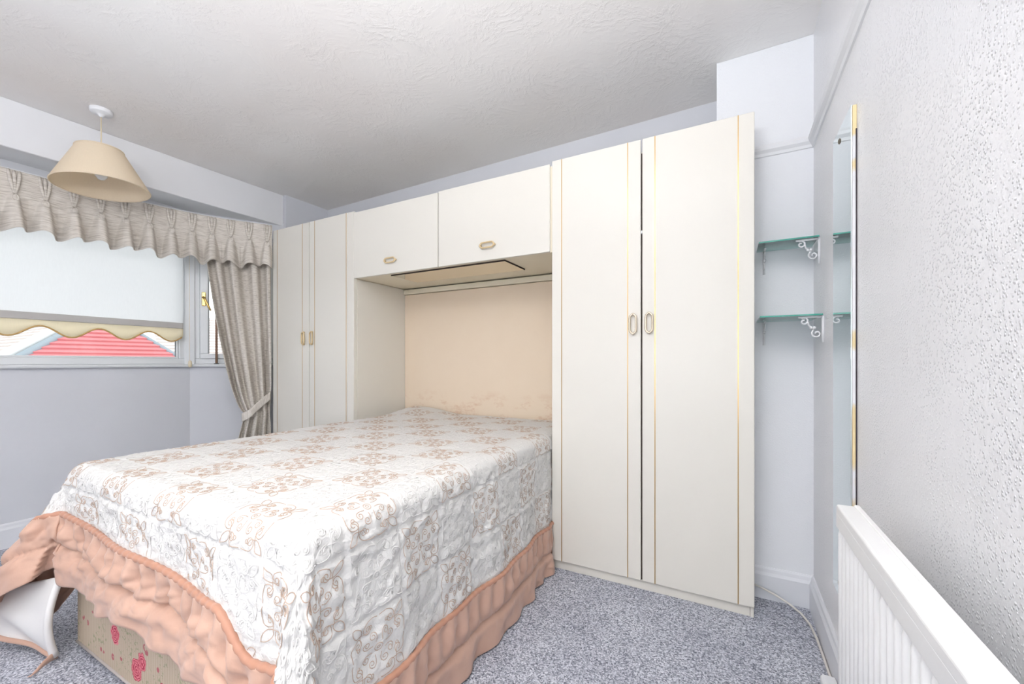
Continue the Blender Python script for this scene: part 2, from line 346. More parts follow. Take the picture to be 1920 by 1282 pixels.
# ------------------------------------------------------------------ bay windows
def window(name, A, B, panes, handle_at=None):
    d = Vector((B[0]-A[0], B[1]-A[1])); L = d.length; d.normalize(); n = Vector((-d.y, d.x))
    at = lambda s: (A[0]+d.x*s, A[1]+d.y*s)
    w = S(thing(name, (A[0], A[1], SILL), None, None))
    z0, z1 = SILL, 2.17
    bm_parts = [('window_frame', at(0), at(L), .02, .08, z0, z0+.045), ('window_frame', at(0), at(L), .02, .08, z1-.045, z1)]
    for s0, s1 in panes:
        bm_parts += [('window_frame', at(s0), at(s0+.042), .02, .08, z0+.045, z1-.045), ('window_frame', at(s1-.042), at(s1), .02, .08, z0+.045, z1-.045)]
    for nm, a, b, n0, n1, q0, q1 in bm_parts: obox(nm, a, b, n0, n1, q0, q1, 'upvc', w, .004)
    for s0, s1 in panes:
        a, b = s0+.042, s1-.042
        if name == 'window_2':                           # opening casement: sash standing proud of the frame
            for (p, q, u0, u1) in ((a, b, z0+.045, z0+.085), (a, b, z1-.085, z1-.045), (a, a+.055, z0+.085, z1-.085), (b-.055, b, z0+.085, z1-.085)):
                obox('sash', at(p), at(q), .006, .07, u0, u1, 'upvc', w, .005)
            a += .055; b -= .055; c0 = z0+.085
        else:
            c0 = z0+.045
            for (p, q, u0, u1) in ((a, b, z0+.045, z0+.058), (a, a+.013, z0+.058, z1-.06), (b-.013, b, z0+.058, z1-.06)): obox('bead', at(p), at(q), .034, .06, u0, u1, 'upvc', w, .003)
            a += .013; b -= .013; c0 = z0+.058
        for (p, q) in ((a, a+.004), (b-.004, b)): obox('seal', at(p), at(q), .046, .054, c0, z1-.06, 'seal', w, 0)
        obox('pane', at(a), at(b), .050, .054, c0, z1-.05, 'pane', w, 0)
    if handle_at is not None:
        p = at(handle_at); nd = -n
        f = lambda s, o, z: (p[0]+d.x*s+nd.x*o, p[1]+d.y*s+nd.y*o, z)
        h = obox('handle', at(handle_at-.013), at(handle_at+.013), -.006, .006, 1.555, 1.665, 'brass', w, .003)
        V, F = join([tube_geo([f(0, .004, 1.62), f(0, .03, 1.62)], .009, 10), tube_geo([f(0, .03, 1.622), f(.012, .035, 1.60), f(.035, .036, 1.545), f(.048, .034, 1.515)], [.009, .009, .008, .006], 10)])
        mesh('lever', V, F, 'brass', h, True)
    return w
window('window_1', (-3.79, -.55), (-3.79, 1.655), [(0, 1.06), (1.06, 2.205)])
dd = Vector((BAY2[0]-BAY1[0], BAY2[1]-BAY1[1])); LC = dd.length; dd.normalize()
window('window_2', (BAY1[0]+dd.x*.02, BAY1[1]+dd.y*.02), BAY2, [(0, LC-.05)], handle_at=.068)
nrm = Vector((dd.y, -dd.x))
S(prism('window_post', [(-3.87, 1.645), (-3.798, 1.645), (-3.792, 1.66), (-3.785+dd.x*.0, 1.675), (-3.79+dd.x*.03, 1.675+dd.y*.03), (-3.87+dd.x*.03, 1.72+dd.y*.03)], SILL, 2.17, 'upvc', bev=.002))
# sill board with a rounded nose following the bay
def sill():
    pr = [(-.06, 0), (.028, 0), (.034, -.004), (.036, -.011), (.033, -.019), (.026, -.023), (-.06, -.023)]
    path = [(BAY0[0], -.55), BAY1, (BAY2[0]-dd.x*.01, BAY2[1]-dd.y*.01)]
    ns = [Vector((1, 0)), (Vector((1, 0))+nrm).normalized()/math.cos(math.acos(Vector((1, 0)).dot(nrm))/2), nrm]
    V = []
    for p, n in zip(path, ns): V += [(p[0]+n.x*o, p[1]+n.y*o, SILL+z) for o, z in pr]
    k = len(pr); F = []
    for i in range(2): F += [(i*k+j, i*k+(j+1) % k, (i+1)*k+(j+1) % k, (i+1)*k+j) for j in range(k)]
    F += [tuple(range(k))[::-1], tuple(range(2*k, 3*k))]
    return S(mesh('trim_4', V, F, 'upvc'))
sill()

# ------------------------------------------------------------------ fitted wardrobes and overhead cupboard
YW = 2.03
def ring_pts(c, w, h, ch, ax):
    """long octagon loop in the door plane; ax='v' stands upright, 'h' lies"""
    a = [(-w/2, -h/2+ch), (-w/2, h/2-ch), (-w/2+ch, h/2), (w/2-ch, h/2), (w/2, h/2-ch), (w/2, -h/2+ch), (w/2-ch, -h/2), (-w/2+ch, -h/2)]
    if ax == 'h': a = [(y, x) for x, y in a]
    out = []
    for i in range(8):
        p, q = Vector(a[i]), Vector(a[(i+1) % 8])
        for t in (.12, .5, .88): r = p.lerp(q, t); out.append((c[0]+r.x, c[1], c[2]+r.y))
    return out
def handle(parent, x, z, ax, mat):
    y = YW
    w, h = .030, .094
    parts = [tube_geo(ring_pts((x, y-.014, z), w, h, .012, ax), .0052, 8, True)]
    for s in (-1, 1):
        o = (x, z+s*h/2) if ax == 'v' else (x+s*h/2, z)
        parts.append(tube_geo([(o[0], y+.001, o[1]), (o[0], y-.016, o[1])], .0058, 8))
    V, F = join(parts); hd = mesh('handle', V, F, mat, parent, True)
def door(parent, x0, x1, z0, z1, inlays, hx, hz, ax, hm):
    d = box('door', x0, x1, YW, YW+.018, z0, z1, 'laminate', parent, .003, 2)
    for x in inlays:
        box('inlay', x-.0022, x+.0022, YW-.0008, YW+.002, z0+.001, z1-.001, 'gold', d, 0)
    handle(d, hx, hz, ax, hm)
    return d
wl = thing('wardrobe', (-2.84, 2.3, 0), 'narrow cream fitted wardrobe with two gold-striped doors beside the window curtain', 'wardrobe', 'fitted cream wardrobes')
box('body', -3.278, -2.347, 2.052, 2.56, .048, 2.16, 'carcass', wl, .001)
box('plinth', -3.278, -2.347, 2.05, 2.5, 0, .047, 'laminate', wl, .001)
door(wl, -3.279, -2.8295, .05, 2.168, (-3.222, -2.908), -2.885, 1.283, 'v', 'handle')
door(wl, -2.8225, -2.411, .05, 2.168, (-2.764, -2.421), -2.79, 1.283, 'v', 'handle')
box('gap_strip', -2.834, -2.818, 2.046, 2.053, .05, 2.16, 'gap', wl, 0)
box('post', -2.409, -2.345, YW+.001, 2.06, .05, 2.168, 'laminate', wl, .004, 2)
box('side_panel', -2.363, -2.343, 2.06, 2.552, 0, 1.69, 'laminate', wl, .001)
wr = thing('wardrobe', (-.37, 2.3, 0), 'tall cream fitted wardrobe with two gold-striped doors beside the glass shelves', 'wardrobe', 'fitted cream wardrobes')
prism('body', [(-.835, 2.052), (.092, 2.052), (.092, 2.250), (-.060, 2.250), (-.060, 2.56), (-.835, 2.56)], .048, 2.12, 'laminate', wr, .001)
prism('plinth', [(-.835, 2.050), (.078, 2.050), (.078, 2.25), (-.06, 2.25), (-.06, 2.5), (-.835, 2.5)], 0, .047, 'laminate', wr, .001)
box('plinth_end', .079, .092, 2.046, 2.25, 0, .047, 'laminate', wr, .001)
door(wr, -.837, -.3775, .05, 2.172, (-.782, -.439), -.412, 1.285, 'v', 'handle_silver')
door(wr, -.3705, .094, .05, 2.172, (-.312, .033), -.337, 1.287, 'v', 'handle_silver')
box('gap_strip', -.382, -.367, 2.046, 2.053, .05, 2.11, 'gap', wr, 0)
box('latch', -.383, -.366, 2.036, 2.047, 1.72, 1.735, 'white', wr, .001)
oc = thing('overhead_cupboard', (-1.6, 2.3, 1.69), 'cream overhead cupboard with two plain doors bridging the bed recess', 'cupboard')
box('body', -2.34, -.84, 2.052, 2.56, 1.694, 2.13, 'carcass', oc, .001)
door(oc, -2.343, -1.602, 1.692, 2.155, (), -1.992, 1.778, 'h', 'handle')
door(oc, -1.596, -.850, 1.692, 2.160, (), -1.236, 1.777, 'h', 'handle')
box('gap_strip', -.852, -.838, 2.040, 2.053, 1.69, 2.15, 'carcass', oc, 0)
lp = box('mirror_panel', -2.03, -1.15, 2.075, 2.335, 1.686, 1.694, 'bronze_mirror', oc, .0005)
for a in ((-2.032, -1.148, 2.0725, 2.075), (-1.150, -1.1475, 2.075, 2.335)): box('edge', a[0], a[1], a[2], a[3], 1.6852, 1.694, 'gap', lp, 0)
hb = thing('headboard_panel', (-1.6, 2.55, 0), 'peach-cream upholstered back panel filling the bed recess', 'headboard')
box('board', -2.342, -.838, 2.542, 2.562, .35, 1.645, 'headboard', hb, .003)
box('batten', -2.342, -.838, 2.525, 2.562, 1.648, 1.686, 'carcass', hb, .004)

# ------------------------------------------------------------------ bed
bx0, bx1, by0, by1 = -2.215, -.885, .615, 2.52
bed = thing('divan_bed', (-1.55, 1.55, 0), 'double divan bed with rose-patterned beige base in the recess', 'bed')
box('divan_base', bx0+.005, bx1-.005, by0-.012, by1, .025, .36, 'ticking', bed, .012, 2)
tube('piping', [(bx0+.012, by0-.012, .036), (bx1-.012, by0-.012, .036)], .005, 'piping', bed)
box('mattress', bx0+.012, bx1-.012, by0+.01, by1, .362, .692, 'lining', bed, .05, 3)
for x in (bx0+.12, bx1-.12):
    for y in (by0+.12, by1-.12):
        lathe('castor', [(.001, 0), (.024, .0), (.026, .006), (.026, .02), (.012, .03), (.001, .03)], (x, y, 0), 'dark', bed, 12)

TOP = .716; R = .055
XRc = -.845; XLc = -2.235; YFc = .575; TB = 2.515     # outer cloth planes
sR = XRc-R; sL = XLc+R; tF = YFc+R
Q = PI*R/2
def prof_a(l, fl): return np.where(l < Q, R*np.sin(np.minimum(l, Q)/R), R+fl*np.maximum(l-Q, 0))
def prof_b(l): return np.where(l < Q, R*(1-np.cos(np.minimum(l, Q)/R)), R+np.maximum(l-Q, 0))
def cloth(s, t):
    """cloth coordinates (m) -> world position of the spread draped over the mattress"""
    s = np.asarray(s, float); t = np.asarray(t, float)
    dr = np.maximum(s-sR, 0); dl = np.maximum(sL-s, 0); dt = np.maximum(tF-t, 0)
    ds = dr+dl; rho = np.hypot(ds, dt); phi = np.arctan2(dt, ds)
    corner = np.sin(2*phi)**2
    left = dl > 0
    fl = np.where(left, .62, .34)*corner + .035*(1-corner)
    fl = fl + np.where(corner > .01, .10*np.sin(6*phi)*corner, 0)
    A = prof_a(rho, fl); B = prof_b(rho)/np.sqrt(1+np.where(rho > Q, fl, 0)**2*.6)
    X = np.clip(s, sL, sR)+np.where(left, -1, 1)*np.cos(phi)*A*(ds > 0)
    Y = np.maximum(t, tF)-np.sin(phi)*A*(dt > 0)
    Z = TOP-B
    # slow undulation of the hanging sides and of the top
    side = sstep(0, .25, dr)*(dt <= 0)
    X = X+.010*np.sin(t*9+.6)*sstep(.05, .4, dr)*np.cos(phi)+.006*np.sin(t*23)*sstep(.05, .4, dr)*np.cos(phi)
    Y = Y-.012*np.sin(s*11+1)*sstep(.05, .3, dt)*np.sin(phi)
    Z = Z+.007*fbm(s*3, t*3, 3)*(1-sstep(0, .06, rho))
    # pillow-less head end: the spread rises towards the left rear corner where it is tucked
    Z = Z+.035*sstep(2.1, 2.45, t)*sstep(-1.75, -2.1, s)*(1-sstep(.0, .1, dl))
    # inside the recess the spread runs up against the wardrobes
    lim = np.where((Y > 1.98), -.842, 9.); X = np.minimum(X, np.where(Y > 1.98, lim, X))
    X = np.where(Y > 2.0, np.maximum(X, -2.338), X)
    fz = np.maximum(Z, .006); X = X+np.where(dr > 0, 1, 0)*(fz-Z)*.25; Z = fz
    return np.stack([X, Y, Z], -1)
CELL = .188; S1 = -.7765; T1 = .705
def t_end(s): return tF-(.212+.040*sstep(-2.3, -1.3, s)+.100*sstep(-1.13, -.97, s)+.008*np.sin(s*9))    # lower edge of the cream panel at the foot
sA, sB = sL-.41, sR+.505
bs = thing('bedspread', (-1.55, 1.5, .716), 'cream quilted bedspread with tan scroll embroidery and peach frill over the bed', 'bedspread')
nu, nv = 290, 290
gs = np.linspace(sA, sB, nu); gv = np.linspace(0, 1, nv)
SS = np.repeat(gs[:, None], nv, 1); TT = t_end(SS)+(TB-t_end(SS))*gv[None, :]
def disp(s, t):
    u = (s-S1)/CELL; v = (t-T1)/CELL
    e = np.minimum(np.abs(u-np.round(u)), np.abs(v-np.round(v)))*CELL
    onside = sstep(.03, .12, np.maximum(np.maximum(s-sR, sL-s), tF-t))
    h = -.0045*np.exp(-(e/.006)**2)+.0025*np.exp(-((e-.014)/.008)**2)
    puff = .010*fbm(s*26, t*26, 2)+.008*fbm(s*55+9, t*55, 2)
    edge = sstep(.004, .03, np.minimum(np.minimum(sB-s, s-sA), t-t_end(s)))
    return (h*(.35+.65*onside)+puff*(.16+.70*onside))*edge
def with_normals(Pg):
    du = np.gradient(Pg, axis=0); dv = np.gradient(Pg, axis=1); n = np.cross(du, dv); n /= np.linalg.norm(n, axis=-1)[..., None]+1e-9
    return n
base = cloth(SS, TT); nrmg = with_normals(base)
quilt = base+nrmg*disp(SS, TT)[..., None]
quilt[..., 2] = np.maximum(quilt[..., 2], .006)
qo = mesh('quilt_panel', quilt.reshape(-1, 3), grid_faces(nu, nv), 'quilt', bs, True, uv=np.stack([SS, TT], -1).reshape(-1, 2))
so = qo.modifiers.new('thickness', 'SOLIDIFY'); so.thickness = .010; so.offset = -1
def on_cloth(s, t, lift):
    e = .004; p = cloth(s, t); n = np.cross(cloth(s+e, t)-cloth(s-e, t), cloth(s, t+e)-cloth(s, t-e)); n /= np.linalg.norm(n, axis=-1)[..., None]+1e-9
    return p+n*(disp(s, t)+lift)[..., None]
# scroll embroidery: one eighth of a block, mirrored
def spiral(cx, cy, r0, r1, a0, a1, n=18):
    f = np.linspace(0, 1, n); a = np.radians(a0+(a1-a0)*f); r = r0+(r1-r0)*f; return np.stack([cx+r*np.cos(a), cy+r*np.sin(a)], 1)
def bez(a, b, c, d, n=10):
    f = np.linspace(0, 1, n)[:, None]; a, b, c, d = map(np.array, (a, b, c, d)); return a*(1-f)**3+3*b*f*(1-f)**2+3*c*f*f*(1-f)+d*f**3
OCT = [np.concatenate([bez((.04, .93), (.22, .98), (.52, 1.0), (.56, .76), 8), spiral(.40, .72, .16, .045, 14, -400, 18)]),
       bez((.60, .62), (.76, .56), (.97, .70), (.95, .95), 8),
       np.concatenate([bez((.10, .20), (.05, .42), (.12, .56), (.24, .52), 6), spiral(.22, .41, .11, .03, 80, -330, 14)]),
       np.concatenate([bez((.62, .62), (.60, .50), (.62, .40), (.70, .36), 5), spiral(.70, .28, .08, .03, 90, -300, 10)])]
def motif_curves():
    out = []
    for c in OCT:
        for sw in (0, 1):
            d = c[:, ::-1] if sw else c
            for sx in (1, -1):
                for sy in (1, -1): out.append(d*np.array([sx, sy]))
    a = np.radians(np.linspace(0, 360, 15)); out.append(np.stack([.12*np.cos(a), .12*np.sin(a)], 1)); out.append(np.stack([.05*np.cos(a[::2]), .05*np.sin(a[::2])], 1))
    return out
CURVES = motif_curves()
def tri_tubes(polys, r):
    parts = []
    for P_, N_ in polys:
        T = np.gradient(P_, axis=0); T /= np.linalg.norm(T, axis=1)[:, None]+1e-9; Bn = np.cross(T, N_)
        ring = [P_+Bn*r, P_+N_*r*.9, P_-Bn*r]; n = len(P_)
        V = np.stack(ring, 1).reshape(-1, 3); F = [(i*3+j, i*3+j+1, i*3+j+4, i*3+j+3) for i in range(n-1) for j in (0, 1)]
        parts.append((V, F))
    off = 0; VV = []; FF = []
    for V, F in parts: VV.append(V); FF += [tuple(i+off for i in f) for f in F]; off += len(V)
    return np.concatenate(VV), FF
def add_motif(i, j, emb):
    cs = S1+(i+.5)*CELL; ct = T1+(j+.5)*CELL; segs = []
    sc = CELL/2*.94
    for c in CURVES:
        s = cs+c[:, 0]*sc; t = ct+c[:, 1]*sc
        ok = (t > t_end(s)+.012) & (t < TB-.02) & (s > sA+.01) & (s < sB-.01)
        if ok.sum() < len(s):
            idx = np.where(ok)[0]
            if len(idx) < 3 or not np.all(np.diff(idx) == 1): continue
            s, t = s[idx], t[idx]
        segs.append((s, t))
    if not segs: return
    s = np.concatenate([q[0] for q in segs]); t = np.concatenate([q[1] for q in segs]); e = .004
    n = np.cross(cloth(s+e, t)-cloth(s-e, t), cloth(s, t+e)-cloth(s, t-e)); n /= np.linalg.norm(n, axis=-1)[..., None]+1e-9
    P_ = cloth(s, t)+n*(disp(s, t)+.0006)[..., None]
    cut = np.cumsum([len(q[0]) for q in segs])[:-1]; polys = list(zip(np.split(P_, cut), np.split(n, cut)))
    if not polys: return
    V, F = tri_tubes(polys, .0011 if emb else .0017)
    mesh('embroidered_motif' if emb else 'quilted_motif', V, F, 'thread' if emb else 'thread_white', qo, True)
for i in range(-11, 3):
    for j in range(-3, 10):
        add_motif(i, j, (i+j) % 2 != 0)

# peach frill round the spread: path along the cloth edge, offset outwards in cloth space
def perimeter():
    pts = []
    for t in np.linspace(TB, tF+.02, 150): pts.append((sA, t, -1, 0))
    e0 = float(t_end(np.array(sA)))
    for t in np.linspace(tF, e0, 26): pts.append((sA, t, -1, 0))
    for a in np.linspace(0, PI/2, 14)[1:-1]: pts.append((sA, e0, -math.cos(a), -math.sin(a)))
    for s in np.linspace(sA, sB, 330): pts.append((s, float(t_end(np.array(s))), 0, -1))
    e1 = float(t_end(np.array(sB)))
    for a in np.linspace(0, PI/2, 14)[1:-1]: pts.append((sB, e1, math.sin(a), -math.cos(a)))
    for t in np.linspace(e1, TB, 270): pts.append((sB, t, 1, 0))
    return np.array(pts)
PP = perimeter(); npp = len(PP)
arc = np.concatenate([[0], np.cumsum(np.linalg.norm(np.diff(cloth(PP[:, 0]+PP[:, 2]*.1, PP[:, 1]+PP[:, 3]*.1), axis=0), axis=1))])
isfoot = np.exp(-((np.clip((PP[:, 0]-(-2.26)), None, 0)/.12)**2))*np.exp(-((np.clip(PP[:, 0]-(-1.0), 0, None)/.12)**2))*(PP[:, 3] < -.5)
W = .255*(1-isfoot)+.205*isfoot; W = np.where((PP[:, 2] < -.5) & (PP[:, 1] > .5), .10, W)
W = np.convolve(np.pad(W, 12, mode='edge'), np.ones(25)/25, 'valid')
ms = 34; q = np.linspace(0, 1, ms)
SSf = PP[:, 0:1]+PP[:, 2:3]*W[:, None]*q; TTf = PP[:, 1:2]+PP[:, 3:4]*W[:, None]*q
fb = cloth(SSf, TTf); fn = with_normals(fb)
# make normals point out of the bed
ctr = np.array([-1.55, 1.5, .3]); sg = np.sign(np.sum(fn*(fb-ctr), -1)); fn = fn*np.where(sg == 0, 1, sg)[..., None]
fn[..., 2] *= .3; fn /= np.linalg.norm(fn, axis=-1)[..., None]+1e-9
aa = arc[:, None]; ft = isfoot[:, None]
gather = np.exp(-((q[None, :]-.52)/.05)**2)
ph1 = aa*2*PI/(.075+.0*ft)+2.2*fbm(aa*5, aa*0, 2); ph2 = aa*2*PI/.17+3.2*fbm(aa*4+7, aa*0+2, 2)
up = np.sin(ph1)*np.sin(PI*np.clip(q/.52, 0, 1))[None, :]
lo = np.sin(ph2)*sstep(.52, 1, q)[None, :]
crump = fbm(aa*14, q[None, :]*5+aa*3, 3)
amp = .010+.003*ft
off = .012+amp*up+(amp*1.3*(1-.55*ft))*lo+(.016+.018*ft)*crump*np.sin(PI*np.clip(q, 0, .9))[None, :]+.012*sstep(.5, .8, q)[None, :]*ft-.016*gather+.004*np.sin(aa*2*PI/.018)*gather
frill = fb+fn*off[..., None]
frill[..., 2] += ft*(.016*np.sin(ph2*.5)*sstep(.5, 1, q)[None, :]+.03*fbm(aa*6, aa*0, 2)*q[None, :])
frill[..., 2] = np.maximum(frill[..., 2], .005+.002*np.sin(aa*60))
# keep the frill off the wardrobe fronts
inrec = (frill[..., 1] > 2.0); frill[..., 0] = np.where(inrec, np.clip(frill[..., 0], -2.335, -.845), frill[..., 0])
frill[..., 1] = np.where(inrec & (fb[..., 1] < 2.02), np.minimum(frill[..., 1], 2.02), frill[..., 1])
fo = mesh('frill', frill.reshape(-1, 3), grid_faces(npp, ms), 'peach', bs, True, uv=np.stack([np.repeat(aa, ms, 1), np.repeat(q[None]*.2, npp, 0)], -1).reshape(-1, 2))
sd = fo.modifiers.new('thickness', 'SOLIDIFY'); sd.thickness = .003
# darker bound piping between quilt and frill
pc = cloth(PP[:, 0], PP[:, 1])+fn[:, 0]*.006; pc[:, 2] = np.maximum(pc[:, 2], .012)
pr_ = .0105+.0012*np.sin(arc*2*PI/.03); tube('binding', pc[::1], pr_, 'peach_dark', bs, 8)
# loop stitching along the frill's gathers at the foot
# corner of the spread turned under at the left foot, lining outwards
n1, n2 = 40, 30; U = np.linspace(0, 1, n1); Vv = np.linspace(0, 1, n2)
TC = np.zeros((n1, n2, 3))
for a, u in enumerate(U):
    topp = np.array([-2.150-.40*u, .548-.09*u, .320-.11*u])
    bot = np.array([-2.185-.36*u, .545-.11*u, .016+.065*u])
    for b, v in enumerate(Vv):
        p = topp*(1-v)+bot*v
        bul = math.sin(PI*v)*.028*(1-.3*u)+.012*math.sin(9*v+7*u)*math.sin(PI*u)*v
        TC[a, b] = p+np.array([.28, -.96, 0])*bul
tc = mesh('turned_corner', TC.reshape(-1, 3), grid_faces(n1, n2), 'lining', bs, True, uv=np.stack(np.meshgrid(U*.5, Vv*.3, indexing='ij'), -1).reshape(-1, 2))
tc.modifiers.new('thickness', 'SOLIDIFY').thickness = .008
tube('binding', TC[::2, -1]+np.array([0, -.003, .002]), .0085, 'peach', tc, 8)
tube('piped_edge', TC[0, ::2]+np.array([.003, -.004, .0]), .012, 'lining', tc, 8)
tip = np.array([[-2.185, .545, .020], [-2.165, .522, .028], [-2.150, .500, .026], [-2.140, .484, .020], [-2.142, .474, .012], [-2.155, .468, .007]])
V = []; 
for k, p in enumerate(tip): V += [p+np.array([0, 0, .022*(1-k/5)]), p-np.array([0, 0, .008*(1-k/5)])]
tp = mesh('turned_tip', V, [(2*k, 2*k+1, 2*k+3, 2*k+2) for k in range(len(tip)-1)], 'peach', tc, True); tp.modifiers.new('thickness', 'SOLIDIFY').thickness = .004

# ------------------------------------------------------------------ valance, curtain, blind
VP = np.array([(-3.64, -.55), (-3.65, .30), (-3.652, .70), (-3.648, .90), (-3.60, 1.33), (-3.545, 1.55), (-3.49, 1.70), (-3.39, 1.86), (-3.277, 2.022)])
def smooth_path(P_, n):
    d = np.concatenate([[0], np.cumsum(np.linalg.norm(np.diff(P_, axis=0), axis=1))]); f = np.linspace(0, d[-1], n)
    x = np.interp(f, d, P_[:, 0]); y = np.interp(f, d, P_[:, 1]); k = max(3, n//16) | 1
    pad = k//2
    for _ in range(2):
        x2 = np.convolve(np.pad(x, pad, 'reflect', reflect_type='odd'), np.ones(k)/k, 'valid'); y2 = np.convolve(np.pad(y, pad, 'reflect', reflect_type='odd'), np.ones(k)/k, 'valid'); x, y = x2, y2
    return np.stack([x, y], 1)
NV = 640; vp = smooth_path(VP, NV); va = np.concatenate([[0], np.cumsum(np.linalg.norm(np.diff(vp, axis=0), axis=1))]); VL = va[-1]
vt = np.gradient(vp, axis=0); vt /= np.linalg.norm(vt, axis=1)[:, None]; vn = np.stack([vt[:, 1], -vt[:, 0]], 1)
ZT = 2.208; PZ = ZT-.142; PITCH = .121
PL = VL-.035-np.arange(0, int(VL/PITCH))*PITCH
val = thing('curtain_valance', (-3.6, 1.0, 1.9), 'grey-beige pinch-pleated linen valance along the top of the bay window', 'valance')
mq = 46; qz = np.linspace(0, 1, mq); H = .335
Pd = np.min(np.abs(va[:, None]-PL[None, :]), 1); sgn = va-PL[np.argmin(np.abs(va[:, None]-PL[None, :]), 1)]
bott = .012*np.sin(va*2*PI/PITCH*.5+1)+.012*fbm(va*9, va*0, 2)
VG = np.zeros((NV, mq, 3)); off = np.zeros((NV, mq))
pn = .4*fbm(va*7, va*0+3, 2)
for k, z in enumerate(qz):
    h = z*H
    if h <= .142:
        o = .004+.004*np.cos(va*2*PI/PITCH)*(h/.142)+.016*(h/.142)**3*np.exp(-(Pd/.02)**2)
    else:
        g = (h-.142)/(H-.142); wd = .010+.030*g**.6
        prof = np.exp(-(np.abs(sgn)/wd)**4)
        o = .006+(.022+.046*g)*prof*(1+.35*pn)-.030*g*(1-prof)+.006*np.sin(sgn*90+va*4)*g+.010*(fbm(va*16, va*0+z*2, 2))*g
    off[:, k] = o
    VG[:, k, 0] = vp[:, 0]+vn[:, 0]*o; VG[:, k, 1] = vp[:, 1]+vn[:, 1]*o; VG[:, k, 2] = ZT-h-bott*z**2+.018*z**3*(1-np.exp(-(Pd/.035)**2))*-1
VG[..., 1] = np.minimum(VG[..., 1], 2.024)
vc = mesh('valance_cloth', VG.reshape(-1, 3), grid_faces(NV, mq), 'linen', val, True, uv=np.stack([np.repeat(va[:, None], mq, 1), np.repeat((qz*H)[None], NV, 0)], -1).reshape(-1, 2))
vc.modifiers.new('thickness', 'SOLIDIFY').thickness = .003
tube('curtain_wire', [(p[0]+n[0]*.004, p[1]+n[1]*.004, ZT+.004) for p, n in zip(vp[::8], vn[::8])], .003, 'white', val, 6)
# each pinch pleat: three stitched fingers meeting at a knot
for pa in PL:
    i = int(np.argmin(np.abs(va-pa))); p = vp[i]; t_ = vt[i]; n_ = vn[i]
    W3 = lambda s, o, z: (p[0]+t_[0]*s+n_[0]*o, p[1]+t_[1]*s+n_[1]*o, z)
    parts = []
    for s in (-.021, 0, .021):
        parts.append(tube_geo([W3(s, .004, ZT-.001), W3(s*.95, .014, ZT-.03), W3(s*.7, .020, ZT-.075), W3(s*.35, .024, ZT-.115), W3(s*.12, .024, PZ+.004)], [.0065, .008, .0085, .007, .005], 8))
    for sg2 in (-1, 1):
        parts.append(tube_geo([W3(sg2*.003, .022, PZ+.006), W3(sg2*.012, .028, PZ-.012), W3(sg2*.013, .031, PZ-.026), W3(sg2*.004, .036, PZ-.038)], [.004, .0055, .0055, .004], 8))
    V, F = join(parts); V = np.array(V); V[:, 1] = np.minimum(V[:, 1], 2.026)
    uvp = np.stack([np.arange(len(V))*.0007, V[:, 2]], 1)
    mesh('pinch_pleat', V, F, 'linen', val, True, uv=uvp)

cur = thing('curtain', (-3.38, 1.9, 0), 'grey-beige linen curtain gathered and tied back beside the wardrobe', 'curtain')
nc, nz = 150, 110; zz = np.linspace(2.12, .03, nz); ca = np.linspace(0, 1, nc); TBZ = .70
E0 = np.array([-3.302, 2.035]); F0 = np.array([-3.53, 1.655])
CG = np.zeros((nc, nz, 3)); cn = np.array([.86, -.51])
for k, z in enumerate(zz):
    if z > TBZ:
        f = (z-TBZ)/(2.0-TBZ); f = min(f, 1.05); wid = .43+.57*np.clip(f, 0, 1)**.62
    else: wid = .43+.09*sstep(0, .5, np.array((TBZ-z)/.5))
    tight = math.exp(-((z-TBZ)/.16)**2)
    bell = .02*math.sin(PI*min(1, max(0, (z-TBZ)/1.3)))
    ph = ca*4*2*PI+1.0*np.sin(ca*7)
    amp = (.046*(1-.62*tight))*(1 if z > TBZ else .8)
    o = amp*np.tanh(1.6*np.sin(ph+.35*math.sin(z*2)))+.010*np.sin(ca*23+z*3)+.008*fbm(ca*6+z*1.5, ca*0+z*2.5, 2)+.045*tight*np.sin(PI*ca)
    d = ca*wid
    sw = (1-np.clip((z-TBZ)/1.3, 0, 1))*.03
    CG[:, k, 0] = E0[0]+(F0[0]-E0[0])*d+cn[0]*(o-.022+bell); CG[:, k, 1] = E0[1]+(F0[1]-E0[1])*d+cn[1]*(o-.022+bell); CG[:, k, 2] = z
CG[..., 1] = np.minimum(CG[..., 1], 2.02+.0*CG[..., 1]); CG[..., 0] = np.minimum(CG[..., 0], -3.284)
co_ = mesh('drape', CG.reshape(-1, 3), grid_faces(nc, nz), 'linen', cur, True, uv=np.stack([np.repeat(ca[:, None]*.9, nz, 1), np.repeat(zz[None], nc, 0)], -1).reshape(-1, 2))
co_.modifiers.new('thickness', 'SOLIDIFY').thickness = .003
# tieback band: rises from the gathered waist to its hook by the wardrobe
nb = 30; TBm = np.zeros((nb, 6, 3))
for a, u in enumerate(np.linspace(0, 1, nb)):
    d = (1-u)*.47-.01; zc = .665+.16*u**1.2; o = .052+.055*math.sin(PI*min(1, u*.9+.12))
    for b, w in enumerate(np.linspace(-1, 1, 6)):
        TBm[a, b] = (E0[0]+(F0[0]-E0[0])*d+cn[0]*o+.0, E0[1]+(F0[1]-E0[1])*d+cn[1]*o, zc+w*.033+.006*w*w)
TBm[..., 1] = np.minimum(TBm[..., 1], 2.022); TBm[..., 0] = np.minimum(TBm[..., 0], -3.283)
tb = mesh('tieback', TBm.reshape(-1, 3), grid_faces(nb, 6), 'linen', cur, True, uv=np.stack([TBm[..., 2], TBm[..., 1]], -1).reshape(-1, 2)); tb.modifiers.new('thickness', 'SOLIDIFY').thickness = .006

